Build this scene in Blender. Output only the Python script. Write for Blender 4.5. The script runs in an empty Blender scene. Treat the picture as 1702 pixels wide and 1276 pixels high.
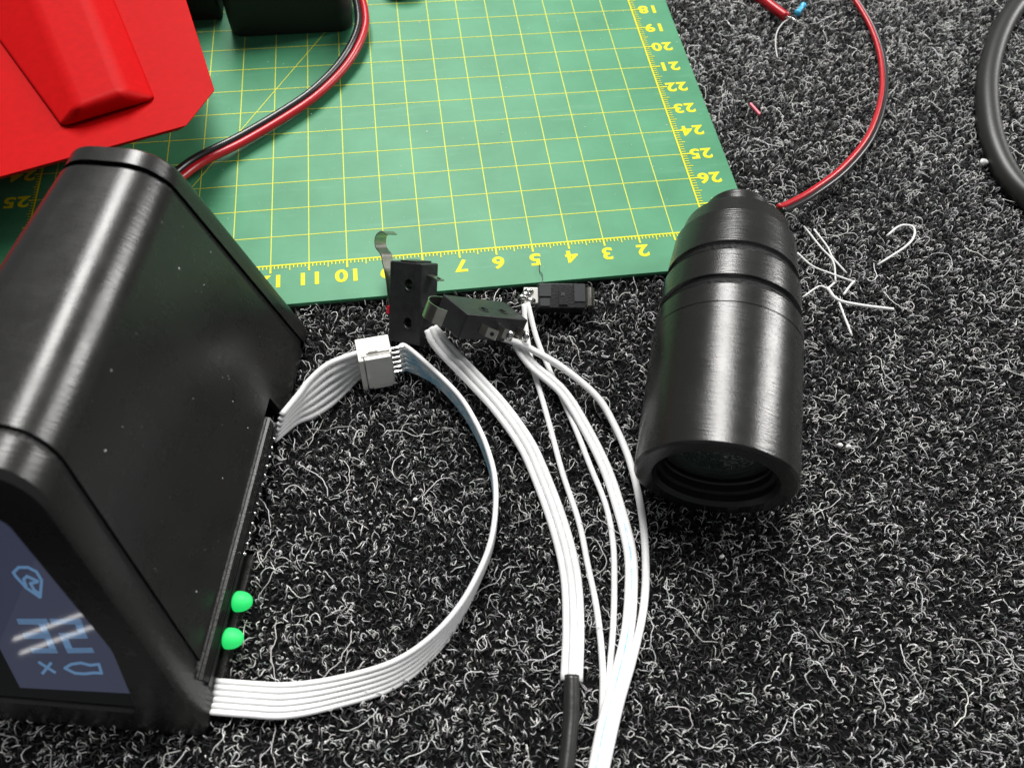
import bpy, bmesh, math, random
import numpy as np
from mathutils import Vector, Matrix, Euler

# ---------------------------------------------------------------- camera, world, light, exposure
S = 0.01                                   # all lengths below are in centimetres
scene = bpy.context.scene
col = scene.collection
cam_data = bpy.data.cameras.new('camera')
cam = bpy.data.objects.new('camera', cam_data); col.objects.link(cam)
cam.location = (-8.028*S, -13.542*S, 16.474*S)
cam.rotation_euler = (0.526659, -0.037827, -0.137003)
cam_data.sensor_width = 36.0; cam_data.lens = 36.0*1270.95/1702.0
cam_data.clip_start = 0.005; cam_data.clip_end = 20.0
cam_data.dof.use_dof = True; cam_data.dof.focus_distance = 0.195; cam_data.dof.aperture_fstop = 22.0
scene.camera = cam

world = bpy.data.worlds.new('World'); scene.world = world; world.use_nodes = True
bg = world.node_tree.nodes['Background']
bg.inputs[0].default_value = (0.93, 0.97, 1.0, 1); bg.inputs[1].default_value = 0.16

def ceiling_lamp(name, loc, target, sx, sy, power, roll=0.0, color=(1, 0.985, 0.96)):
    l = bpy.data.lights.new(name, 'AREA'); l.shape = 'RECTANGLE'; l.size = sx*S; l.size_y = sy*S
    l.energy = power; l.color = color
    o = bpy.data.objects.new(name, l); col.objects.link(o)
    o.location = [c*S for c in loc]
    d = Vector(target)-Vector(loc)
    o.rotation_euler = (d.to_track_quat('-Z', 'Y').to_matrix() @ Matrix.Rotation(roll, 3, 'Z')).to_euler()
    return o
ceiling_lamp('ceiling_lamp', (-6, 100, 160), (-4, -3, 0), 55, 130, 56.0)
ceiling_lamp('ceiling_lamp', (290, 95, 165), (-4, -3, 0), 60, 150, 74.0)
# a distant twin-tube fitting behind the photographer, seen mirrored in the display glass
for a, b_ in (((-0.667, -0.689, 0.284), (-0.621, -0.714, 0.323)), ((-0.660, -0.700, 0.273), (-0.611, -0.727, 0.313))):
    A_ = Vector((-12.6, -10.5, 2.2))+300*Vector(a); B_ = Vector((-12.6, -10.5, 2.2))+300*Vector(b_)
    o = ceiling_lamp('tube_lamp', tuple((A_+B_)/2), (-12.6, -10.5, 2.2), (B_-A_).length*1.25, 0.8, 0.10)
    z_ = ((A_+B_)/2-Vector((-12.6, -10.5, 2.2))).normalized(); x_ = (B_-A_); x_ = (x_-z_*x_.dot(z_)).normalized(); y_ = z_.cross(x_)
    o.rotation_euler = Matrix((x_, y_, z_)).transposed().to_euler()
scene.view_settings.view_transform = 'Standard'; scene.view_settings.look = 'None'
scene.view_settings.exposure = 0.1; scene.view_settings.gamma = 1.0
scene.render.engine = 'CYCLES'

PATHS = {
  'bundle': [[-7.971, -3.035, 1.15], [-7.741, -3.467, 1.0], [-7.141, -4.186, 0.7], [-6.544, -5.005, 0.5], [-6.075, -5.902, 0.36], [-5.836, -6.694, 0.28], [-5.598, -7.967, 0.25], [-5.526, -9.094, 0.25], [-5.651, -10.164, 0.25], [-5.882, -11.242, 0.25]],
  'shrink': [[-5.865, -11.142, 0.26], [-5.941, -11.566, 0.26], [-6.022, -11.956, 0.26], [-6.153, -12.415, 0.28], [-6.313, -12.915, 0.3]],
  'wire_b': [[-6.401, -3.356, 1.0], [-6.061, -3.466, 0.95], [-5.581, -3.686, 0.8], [-4.844, -4.201, 0.6], [-4.166, -4.974, 0.45], [-3.867, -5.761, 0.35], [-3.691, -6.694, 0.28], [-3.68, -7.818, 0.25], [-3.827, -8.948, 0.25], [-4.106, -9.979, 0.27], [-4.567, -10.98, 0.3], [-5.046, -11.852, 0.34], [-5.597, -13.016, 0.36]],
  'wire_c': [[-5.784, -3.258, 0.75], [-5.888, -3.46, 0.75], [-5.607, -3.961, 0.55], [-4.982, -4.682, 0.4], [-4.618, -5.516, 0.3], [-4.298, -6.669, 0.25], [-4.162, -7.747, 0.22], [-4.135, -8.777, 0.22], [-4.287, -9.597, 0.22], [-4.556, -10.471, 0.22], [-4.971, -11.338, 0.24], [-5.378, -12.099, 0.28], [-5.769, -12.989, 0.3]],
  'wire_d': [[-5.56, -2.252, 0.7], [-5.588, -2.837, 0.5], [-5.564, -3.782, 0.28], [-5.468, -4.562, 0.2], [-5.375, -5.56, 0.18], [-5.284, -6.733, 0.18], [-5.122, -7.944, 0.18], [-5.104, -8.94, 0.18], [-5.091, -9.831, 0.18], [-5.16, -10.773, 0.18], [-5.285, -11.537, 0.16], [-5.476, -12.277, 0.13], [-5.779, -12.978, 0.12]],
  'wire_e': [[-5.463, -2.225, 0.7], [-5.35, -3.122, 0.42], [-5.14, -4.0, 0.24], [-4.936, -4.884, 0.18], [-4.769, -5.697, 0.18], [-4.618, -6.599, 0.18], [-4.436, -7.632, 0.16], [-4.452, -8.525, 0.16], [-4.611, -9.422, 0.16], [-4.82, -10.311, 0.15], [-5.031, -11.042, 0.13], [-5.248, -11.752, 0.12], [-5.687, -12.991, 0.12]],
  'ribbon': [[-7.986, -4.044, 0.85], [-7.449, -4.805, 0.8], [-7.139, -5.563, 0.78], [-6.975, -6.168, 0.75], [-6.896, -6.846, 0.75], [-6.959, -7.551, 0.75], [-7.14, -8.267, 0.75], [-7.443, -8.874, 0.72], [-7.97, -9.582, 0.66], [-8.634, -10.127, 0.58], [-9.42, -10.471, 0.48], [-10.501, -10.609, 0.38], [-11.442, -10.603, 0.34], [-12.141, -10.487, 0.33], [-12.894, -10.333, 0.34]],
  'left_top': [[-10.452, -3.687, 1.0], [-10.891, -4.006, 0.9], [-11.155, -4.304, 0.82], [-11.562, -4.775, 0.75]],
  'left_bot': [[-10.456, -4.223, 0.18], [-10.926, -4.542, 0.2], [-11.372, -4.726, 0.22], [-11.845, -5.145, 0.25]],
  'twin_left': [[-14.545, 2.771, 0.9], [-13.944, 3.604, 0.75], [-12.86, 4.486, 0.62], [-11.682, 5.44, 0.6], [-10.796, 6.263, 0.6], [-10.05, 7.226, 0.62], [-9.548, 8.088, 0.7], [-9.223, 9.044, 0.75], [-9.163, 9.903, 0.8], [-9.322, 11.307, 0.85]],
  'twin_right': [[8.017, 10.679, 0.4], [8.135, 9.471, 0.38], [8.124, 8.158, 0.36], [7.839, 6.607, 0.35], [7.161, 4.87, 0.36], [6.035, 3.136, 0.4], [4.619, 1.757, 0.5], [3.157, 0.692, 0.75], [2.046, -0.104, 1.2], [1.618, -0.406, 1.45]],
  'cable': [[16.148, 10.873, 0.35], [13.905, 9.053, 0.35], [12.445, 7.484, 0.35], [11.12, 5.557, 0.35], [10.255, 3.749, 0.35], [9.762, 2.177, 0.35], [9.672, 0.793, 0.35], [10.127, -0.567, 0.35]],
  'hot_wire': [[4.131, 11.138, 0.3], [4.764, 10.276, 0.3], [5.021, 9.708, 0.32], [5.304, 9.115, 0.34]],
  'hot_tip': [[5.272, 9.151, 0.34], [5.461, 9.05, 0.33], [5.575, 8.922, 0.32], [5.718, 8.806, 0.3]],
  'resistor': [[5.831, 9.401, 0.3], [6.116, 9.719, 0.3]],
  'lead': [[5.39, 9.066, 0.3], [5.072, 8.826, 0.3], [4.743, 8.391, 0.28], [4.524, 7.81, 0.25], [4.409, 7.198, 0.2]],
  'snippet': [[2.814, 5.068, 0.22], [2.973, 4.551, 0.22]],
  'strands': [[[2.831, -0.09, 0.25], [3.028, -0.952, 0.3], [3.196, -1.464, 0.3], [3.076, -2.104, 0.2]], [[3.054, -0.27, 0.3], [3.2, -0.944, 0.32], [3.232, -1.319, 0.3], [3.459, -1.852, 0.25]], [[2.292, -1.047, 0.3], [2.571, -1.529, 0.28], [3.076, -1.853, 0.25], [3.538, -2.152, 0.25]], [[2.719, -2.307, 0.3], [2.871, -2.711, 0.28], [3.448, -2.932, 0.25], [4.255, -3.196, 0.3]], [[2.907, -2.693, 0.25], [2.879, -3.321, 0.25], [2.895, -3.826, 0.2]], [[1.971, -2.511, 0.25], [2.503, -2.243, 0.3], [2.712, -2.326, 0.3], [3.008, -2.136, 0.25]], [[5.103, -0.686, 0.25], [5.613, -0.4, 0.3], [5.963, -0.527, 0.3], [5.616, -1.049, 0.3], [4.483, -1.626, 0.2]], [[3.146, -2.521, 0.2], [3.379, -2.299, 0.25], [3.579, -2.136, 0.25]]],
  'lint': [[9.253, 1.816, 0.25], [1.457, -6.834, 0.2], [1.65, -6.889, 0.2], [1.363, 8.626, 0.2], [-2.13, -9.132, 0.2], [-8.706, -6.978, 0.2], [3.651, 4.378, 0.22]],
  'g_three': [[[-2.086, 1.288], [-1.527, 1.338], [-1.481, 1.219], [-2.047, 1.18]], [[-1.68, 1.213], [-1.558, 1.223], [-1.485, 1.062], [-1.604, 1.051]], [[-1.982, 1.017], [-1.485, 1.069], [-1.442, 0.953], [-1.94, 0.901]], [[-1.565, 0.942], [-1.442, 0.953], [-1.369, 0.772], [-1.492, 0.761]], [[-1.843, 0.729], [-1.369, 0.772], [-1.326, 0.67], [-1.811, 0.626]]],
  'g_two': [[[-1.479, 1.342], [-0.9, 1.394], [-0.86, 1.286], [-1.436, 1.234]], [[-1.0, 1.273], [-0.86, 1.286], [-0.81, 1.129], [-0.95, 1.117]], [[-1.317, 1.077], [-0.81, 1.129], [-0.767, 1.014], [-1.267, 0.961]], [[-1.267, 0.969], [-1.137, 0.98], [-1.06, 0.799], [-1.194, 0.787]], [[-1.194, 0.787], [-0.692, 0.84], [-0.651, 0.738], [-1.15, 0.686]]],
  'g_icon': [[-1.642, 1.753], [-1.887, 1.915], [-2.071, 2.119], [-2.114, 2.188], [-2.014, 2.298], [-1.841, 2.313], [-1.688, 2.243], [-1.599, 2.087], [-1.632, 1.754]],
  'g_icon2': [[-1.886, 1.959], [-1.924, 2.077], [-1.863, 2.144], [-1.659, 2.063], [-1.676, 2.051], [-1.798, 2.015], [-1.732, 1.892], [-1.654, 1.844]],
  'g_bullet': [[-1.208, 0.388], [-1.084, 0.476], [-0.907, 0.518], [-0.732, 0.488], [-0.573, 0.522], [-0.523, 0.347], [-0.664, 0.342], [-0.84, 0.307], [-1.016, 0.303], [-1.208, 0.388]],
  'g_x1': [[-1.689, 0.459], [-1.397, 0.284]],
  'g_x2': [[-1.463, 0.468], [-1.623, 0.248]],
  'screen_Q': [-7.357, 1.427, 1.012]
}
random.seed(7); rng = np.random.default_rng(7)

# ---------------------------------------------------------------- helpers
def tag(o, label, cat, group=None):
    o['label'] = label; o['category'] = cat
    if group: o['group'] = group
    return o
def thing(name, loc, label, cat, group=None, rot=(0, 0, 0)):
    o = bpy.data.objects.new(name, None); col.objects.link(o)
    o.location = [c*S for c in loc]; o.rotation_euler = [math.radians(a) for a in rot]; o.empty_display_size = 0.01
    return tag(o, label, cat, group)
def obj(name, verts, faces, m, parent=None, smooth=False, origin=None, mats=None, local=False):
    """verts in cm; world coordinates unless local"""
    me = bpy.data.meshes.new(name)
    off = Vector((0, 0, 0))
    if origin is not None: off = Vector(origin)
    if parent is not None and not local:
        p = parent
        while p is not None: off += Vector(p.location)/S; p = p.parent
    me.from_pydata([((v[0]-off[0])*S, (v[1]-off[1])*S, (v[2]-off[2])*S) for v in verts], [], faces)
    me.update()
    o = bpy.data.objects.new(name, me); col.objects.link(o)
    for mm in (m if isinstance(m, (list, tuple)) else [m]): me.materials.append(mm)
    if mats is not None: me.polygons.foreach_set('material_index', mats)
    if smooth: me.polygons.foreach_set('use_smooth', [True]*len(me.polygons))
    if parent is not None: o.parent = parent
    if origin is not None: o.location = [c*S for c in origin]
    return o
def bevel(o, w, seg=2, ang=30):
    b = o.modifiers.new('bevel', 'BEVEL'); b.width = w*S; b.segments = seg; b.limit_method = 'ANGLE'; b.angle_limit = math.radians(ang)
    n = o.modifiers.new('wn', 'WEIGHTED_NORMAL'); n.keep_sharp = True
    o.data.polygons.foreach_set('use_smooth', [True]*len(o.data.polygons))
    return o
class MB:
    def __init__(s): s.v = []; s.f = []; s.m = []
    def add(s, v, f, m=0):
        b = len(s.v); s.v += [tuple(p) for p in v]; s.f += [tuple(i+b for i in q) for q in f]; s.m += [m]*len(f)
    def box(s, x0, x1, y0, y1, z0, z1, m=0):
        s.add([(x0,y0,z0),(x1,y0,z0),(x1,y1,z0),(x0,y1,z0),(x0,y0,z1),(x1,y0,z1),(x1,y1,z1),(x0,y1,z1)],
              [(0,3,2,1),(4,5,6,7),(0,1,5,4),(1,2,6,5),(2,3,7,6),(3,0,4,7)], m)
    def build(s, name, mat, parent=None, **k): return obj(name, s.v, s.f, mat, parent, mats=s.m, **k)
def spline(pts, n=8):
    P = [np.array(p, float) for p in pts]
    P = [2*P[0]-P[1]] + P + [2*P[-1]-P[-2]]
    out = []
    for i in range(1, len(P)-2):
        for t in np.linspace(0, 1, n, endpoint=False):
            a, b, c, d = P[i-1], P[i], P[i+1], P[i+2]
            out.append(0.5*((2*b)+(-a+c)*t+(2*a-5*b+4*c-d)*t*t+(-a+3*b-3*c+d)*t**3))
    out.append(P[-2]); return np.array(out)
def tube_geo(path, r, sides=10, cap=True, rfun=None):
    p = np.array(path, float); n = len(p)
    t = np.gradient(p, axis=0); t /= np.linalg.norm(t, axis=1)[:, None]
    up = np.array([0, 0, 1.0]) if abs(t[0][2]) < 0.9 else np.array([1.0, 0, 0])
    u = np.cross(t[0], up); u /= np.linalg.norm(u)
    V = []
    for i in range(n):
        u = u-t[i]*(u@t[i]); u /= np.linalg.norm(u); v = np.cross(u, t[i])
        rr = r*(rfun(i/(n-1)) if rfun else 1)
        for k in range(sides):
            a = 2*math.pi*k/sides; V.append(p[i]+rr*(math.cos(a)*u+math.sin(a)*v))
    F = [(i*sides+k, i*sides+(k+1) % sides, (i+1)*sides+(k+1) % sides, (i+1)*sides+k) for i in range(n-1) for k in range(sides)]
    if cap: F += [tuple(range(sides-1, -1, -1)), tuple((n-1)*sides+k for k in range(sides))]
    return V, F
def tube(name, path, r, m, parent=None, sides=10, rfun=None, **k):
    V, F = tube_geo(path, r, sides, True, rfun)
    return obj(name, V, F, m, parent, smooth=True, **k)
def lathe_geo(profile, origin, axis, n=96, close=False):
    """profile: (distance along axis, radius)"""
    a = Vector(axis).normalized(); u = Vector((0, 0, 1)); u = (u-a*u.dot(a)).normalized(); v = a.cross(u)
    V = []; F = []
    for s, r in profile:
        for k in range(n):
            th = 2*math.pi*k/n; V.append(Vector(origin)+a*s+(u*math.cos(th)+v*math.sin(th))*r)
    for i in range(len(profile)-1):
        for k in range(n): F.append((i*n+k, (i+1)*n+k, (i+1)*n+(k+1) % n, i*n+(k+1) % n))
    return V, F

# ---------------------------------------------------------------- materials
def new_mat(name):
    m = bpy.data.materials.new(name); m.use_nodes = True
    return m, m.node_tree.nodes, m.node_tree.links, m.node_tree.nodes['Principled BSDF']
def plain(name, c, rough=0.5, metal=0.0, spec=0.5, bump=0.0, bscale=8.0, vary=0.0, coat=0.0):
    """bscale in cycles per cm"""
    m, N, L, b = new_mat(name)
    b.inputs['Base Color'].default_value = (*c, 1); b.inputs['Roughness'].default_value = rough
    b.inputs['Metallic'].default_value = metal; b.inputs['Specular IOR Level'].default_value = spec
    b.inputs['Coat Weight'].default_value = coat
    tc = N.new('ShaderNodeTexCoord')
    if bump or vary:
        no = N.new('ShaderNodeTexNoise'); no.inputs['Scale'].default_value = bscale/S; no.inputs['Detail'].default_value = 4
        L.new(tc.outputs['Object'], no.inputs['Vector'])
    if bump:
        bp = N.new('ShaderNodeBump'); bp.inputs['Strength'].default_value = bump; bp.inputs['Distance'].default_value = 0.02*S
        L.new(no.outputs['Fac'], bp.inputs['Height']); L.new(bp.outputs['Normal'], b.inputs['Normal'])
    if vary:
        n2 = N.new('ShaderNodeTexNoise'); n2.inputs['Scale'].default_value = bscale*0.25/S; n2.inputs['Detail'].default_value = 5
        L.new(tc.outputs['Object'], n2.inputs['Vector'])
        mx = N.new('ShaderNodeMapRange'); mx.inputs['From Min'].default_value = 0.3; mx.inputs['From Max'].default_value = 0.7
        mx.inputs['To Min'].default_value = 1-vary; mx.inputs['To Max'].default_value = 1+vary
        L.new(n2.outputs['Fac'], mx.inputs['Value'])
        mul = N.new('ShaderNodeVectorMath'); mul.operation = 'SCALE'; mul.inputs[0].default_value = c
        L.new(mx.outputs['Result'], mul.inputs['Scale']); L.new(mul.outputs['Vector'], b.inputs['Base Color'])
    return m
def printed(name, c, axis, rough, layers=55.0, strength=0.25, rvar=0.12):
    """3D printed plastic: fine layer relief across `axis`, worn gloss"""
    m, N, L, b = new_mat(name)
    b.inputs['Base Color'].default_value = (*c, 1)
    tc = N.new('ShaderNodeTexCoord')
    a = Vector(axis).normalized(); u = a.cross(Vector((0, 0, 1))).normalized(); v = a.cross(u)
    comb = N.new('ShaderNodeCombineXYZ')
    for i, (w_, sc) in enumerate(((a, layers), (u, 2.2), (v, 2.2))):
        d = N.new('ShaderNodeVectorMath'); d.operation = 'DOT_PRODUCT'; d.inputs[1].default_value = w_*(sc/S)
        L.new(tc.outputs['Object'], d.inputs[0]); L.new(d.outputs['Value'], comb.inputs[i])
    n1 = N.new('ShaderNodeTexNoise'); n1.inputs['Scale'].default_value = 1.0; n1.inputs['Detail'].default_value = 2.0
    L.new(comb.outputs[0], n1.inputs['Vector'])
    n2 = N.new('ShaderNodeTexNoise'); n2.inputs['Scale'].default_value = 30/S; n2.inputs['Detail'].default_value = 3
    L.new(tc.outputs['Object'], n2.inputs['Vector'])
    ad = N.new('ShaderNodeMath'); ad.operation = 'MULTIPLY_ADD'; ad.inputs[1].default_value = 0.45
    L.new(n2.outputs['Fac'], ad.inputs[0]); L.new(n1.outputs['Fac'], ad.inputs[2])
    bp = N.new('ShaderNodeBump'); bp.inputs['Strength'].default_value = strength; bp.inputs['Distance'].default_value = 0.006*S
    L.new(ad.outputs[0], bp.inputs['Height']); L.new(bp.outputs['Normal'], b.inputs['Normal'])
    n3 = N.new('ShaderNodeTexNoise'); n3.inputs['Scale'].default_value = 1.3/S; n3.inputs['Detail'].default_value = 6; n3.inputs['Roughness'].default_value = 0.65
    L.new(tc.outputs['Object'], n3.inputs['Vector'])
    mr = N.new('ShaderNodeMapRange'); mr.inputs['From Min'].default_value = 0.35; mr.inputs['From Max'].default_value = 0.65
    mr.inputs['To Min'].default_value = rough-rvar*0.5; mr.inputs['To Max'].default_value = rough+rvar
    L.new(n3.outputs['Fac'], mr.inputs['Value']); L.new(mr.outputs['Result'], b.inputs['Roughness'])
    return m
def emit(name, c, e, base=(0.02, 0.02, 0.02), rough=0.1):
    m, N, L, b = new_mat(name)
    b.inputs['Base Color'].default_value = (*base, 1); b.inputs['Roughness'].default_value = rough
    b.inputs['Emission Color'].default_value = (*c, 1); b.inputs['Emission Strength'].default_value = e
    return m
HD = Vector((math.sin(math.radians(12)), math.cos(math.radians(12)), 0))     # long axis of the counter housing
CYL_YAW = 0.347; CA = Vector((math.sin(CYL_YAW), math.cos(CYL_YAW), 0))       # axis of the cylinder
M = {}
M['housing'] = printed('black_printed_plastic', (0.014, 0.0135, 0.013), HD, 0.27, rvar=0.05, layers=26, strength=0.6)
M['groove'] = plain('groove_black', (0.004, 0.004, 0.004), 0.5, bump=1.0, bscale=14)
M['cyl'] = printed('black_printed_barrel', (0.012, 0.012, 0.011), CA, 0.25, layers=24, strength=0.8, rvar=0.04)
M['black'] = plain('black_plastic', (0.012, 0.012, 0.013), 0.45, bump=0.3, bscale=25)
M['matt'] = plain('matt_black_wall', (0.004, 0.004, 0.004), 0.42, bump=0.4, bscale=9)
M['deep'] = plain('matt_black_plastic', (0.010, 0.011, 0.0105), 0.6, bump=0.2, bscale=10)
M['switch'] = plain('switch_plastic', (0.016, 0.016, 0.018), 0.40, bump=0.4, bscale=18, vary=0.3)
M['switch_grey'] = plain('switch_label_grey', (0.05, 0.052, 0.055), 0.4, bump=0.2, bscale=20)
M['steel'] = plain('spring_steel', (0.52, 0.50, 0.45), 0.28, metal=1.0, bump=0.1, bscale=10, vary=0.15)
M['tin'] = plain('solder', (0.66, 0.66, 0.64), 0.22, metal=1.0, bump=0.9, bscale=12)
M['white'] = plain('white_silicone', (0.80, 0.80, 0.80), 0.45, bump=0.15, bscale=10, vary=0.04)
M['nylon'] = plain('white_nylon', (0.80, 0.79, 0.74), 0.42, bump=0.1, bscale=14, vary=0.03)
M['red_pvc'] = plain('red_pvc', (0.42, 0.006, 0.014), 0.32, bump=0.1, bscale=10)
M['black_pvc'] = plain('black_pvc', (0.012, 0.012, 0.013), 0.30, bump=0.1, bscale=8)
M['shrink'] = plain('heat_shrink', (0.014, 0.014, 0.013), 0.38, bump=0.3, bscale=6)
M['cable'] = plain('cable_rubber', (0.016, 0.016, 0.015), 0.42, bump=0.15, bscale=8)
M['red_case'] = plain('red_plastic', (0.40, 0.0012, 0.002), 0.55, spec=0.09, bump=0.06, bscale=20, vary=0.06)
M['yellow'] = plain('yellow_print', (0.66, 0.63, 0.006), 0.55, spec=0.25)
M['yellow_line'] = plain('yellow_line', (0.56, 0.60, 0.06), 0.55, spec=0.25)
M['lint'] = plain('white_lint', (0.75, 0.75, 0.74), 0.8)
M['blue'] = plain('resistor_blue', (0.05, 0.42, 0.68), 0.3)
M['red_band'] = plain('red_dot', (0.55, 0.01, 0.03), 0.4)
M['led'] = emit('lit_led', (0.015, 0.80, 0.16), 0.70, (0.02, 0.3, 0.08), 0.6)
M['screen'] = emit('lcd', (0.055, 0.062, 0.105), 0.58, (0.015, 0.016, 0.02), 0.03)
M['panel'] = plain('display_glass', (0.006, 0.006, 0.007), 0.03)
M['glyph'] = emit('lcd_glyph', (0.13, 0.26, 0.46), 0.62, (0.02, 0.02, 0.02), 0.03)

def lens_glass():
    m, N, L, b = new_mat('lens_glass')
    b.inputs['Base Color'].default_value = (0.035, 0.040, 0.037, 1); b.inputs['Roughness'].default_value = 0.03
    b.inputs['Coat Weight'].default_value = 1.0; b.inputs['Coat Tint'].default_value = (0.85, 1.0, 0.95, 1)
    return m
M['lens'] = lens_glass()

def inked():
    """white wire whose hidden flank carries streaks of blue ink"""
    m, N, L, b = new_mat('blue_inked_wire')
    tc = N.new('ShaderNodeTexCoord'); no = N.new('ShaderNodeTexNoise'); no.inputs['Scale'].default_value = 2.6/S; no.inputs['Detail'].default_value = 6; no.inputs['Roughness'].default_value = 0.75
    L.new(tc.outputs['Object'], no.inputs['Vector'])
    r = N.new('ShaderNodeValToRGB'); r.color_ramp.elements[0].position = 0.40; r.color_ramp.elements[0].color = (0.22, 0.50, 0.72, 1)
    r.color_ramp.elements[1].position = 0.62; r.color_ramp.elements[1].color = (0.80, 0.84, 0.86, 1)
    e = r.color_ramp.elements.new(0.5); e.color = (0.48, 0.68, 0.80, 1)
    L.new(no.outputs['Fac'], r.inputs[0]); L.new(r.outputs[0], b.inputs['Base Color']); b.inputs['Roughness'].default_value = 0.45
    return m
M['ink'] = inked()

def mat_green():
    m, N, L, b = new_mat('cutting_mat_green')
    tc = N.new('ShaderNodeTexCoord')
    n1 = N.new('ShaderNodeTexNoise'); n1.inputs['Scale'].default_value = 0.45/S; n1.inputs['Detail'].default_value = 7; n1.inputs['Roughness'].default_value = 0.62
    n2 = N.new('ShaderNodeTexNoise'); n2.inputs['Scale'].default_value = 60/S; n2.inputs['Detail'].default_value = 3
    for n in (n1, n2): L.new(tc.outputs['Object'], n.inputs['Vector'])
    r = N.new('ShaderNodeValToRGB')
    r.color_ramp.elements[0].position = 0.30; r.color_ramp.elements[0].color = (0.037, 0.198, 0.092, 1)
    r.color_ramp.elements[1].position = 0.70; r.color_ramp.elements[1].color = (0.064, 0.268, 0.136, 1)
    L.new(n1.outputs['Fac'], r.inputs[0])
    # rubbed, scuffed streaks
    mp = N.new('ShaderNodeMapping'); mp.inputs['Scale'].default_value = (0.25/S, 2.2/S, 1/S); mp.inputs['Rotation'].default_value = (0, 0, 0.5)
    n3 = N.new('ShaderNodeTexNoise'); n3.inputs['Scale'].default_value = 1.0; n3.inputs['Detail'].default_value = 8; n3.inputs['Roughness'].default_value = 0.7
    L.new(tc.outputs['Object'], mp.inputs[0]); L.new(mp.outputs[0], n3.inputs['Vector'])
    mr = N.new('ShaderNodeMapRange'); mr.inputs['From Min'].default_value = 0.56; mr.inputs['From Max'].default_value = 0.80; mr.inputs['To Max'].default_value = 0.35
    L.new(n3.outputs['Fac'], mr.inputs['Value'])
    mix = N.new('ShaderNodeMix'); mix.data_type = 'RGBA'; mix.inputs[7].default_value = (0.18, 0.40, 0.27, 1)
    L.new(mr.outputs[0], mix.inputs[0]); L.new(r.outputs[0], mix.inputs[6]); L.new(mix.outputs[2], b.inputs['Base Color'])
    b.inputs['Roughness'].default_value = 0.5; b.inputs['Specular IOR Level'].default_value = 0.35
    bp = N.new('ShaderNodeBump'); bp.inputs['Strength'].default_value = 0.35; bp.inputs['Distance'].default_value = 0.006*S
    L.new(n2.outputs['Fac'], bp.inputs['Height']); L.new(bp.outputs['Normal'], b.inputs['Normal'])
    return m
M['mat'] = mat_green()

def carpet_base():
    m, N, L, b = new_mat('carpet_felt')
    tc = N.new('ShaderNodeTexCoord')
    n1 = N.new('ShaderNodeTexNoise'); n1.inputs['Scale'].default_value = 16/S; n1.inputs['Detail'].default_value = 6; n1.inputs['Roughness'].default_value = 0.75
    L.new(tc.outputs['Object'], n1.inputs['Vector'])
    r = N.new('ShaderNodeValToRGB')
    r.color_ramp.elements[0].position = 0.42; r.color_ramp.elements[0].color = (0.004, 0.004, 0.0045, 1)
    r.color_ramp.elements[1].position = 0.72; r.color_ramp.elements[1].color = (0.020, 0.020, 0.0205, 1)
    L.new(n1.outputs['Fac'], r.inputs[0]); L.new(r.outputs[0], b.inputs['Base Color'])
    b.inputs['Roughness'].default_value = 0.95; b.inputs['Specular IOR Level'].default_value = 0.1
    bp = N.new('ShaderNodeBump'); bp.inputs['Strength'].default_value = 1.0; bp.inputs['Distance'].default_value = 0.06*S
    L.new(n1.outputs['Fac'], bp.inputs['Height']); L.new(bp.outputs['Normal'], b.inputs['Normal'])
    return m
def fibre_mat():
    m, N, L, b = new_mat('carpet_fibre')
    at = N.new('ShaderNodeAttribute'); at.attribute_name = 'shade'
    L.new(at.outputs['Color'], b.inputs['Base Color']); b.inputs['Roughness'].default_value = 0.5; b.inputs['Specular IOR Level'].default_value = 0.4
    return m

# ---------------------------------------------------------------- carpet
ground = obj('carpet', [(-45, -35, 0), (40, -35, 0), (40, 45, 0), (-45, 45, 0)], [(0, 1, 2, 3)], carpet_base())
ground['kind'] = 'structure'

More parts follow.
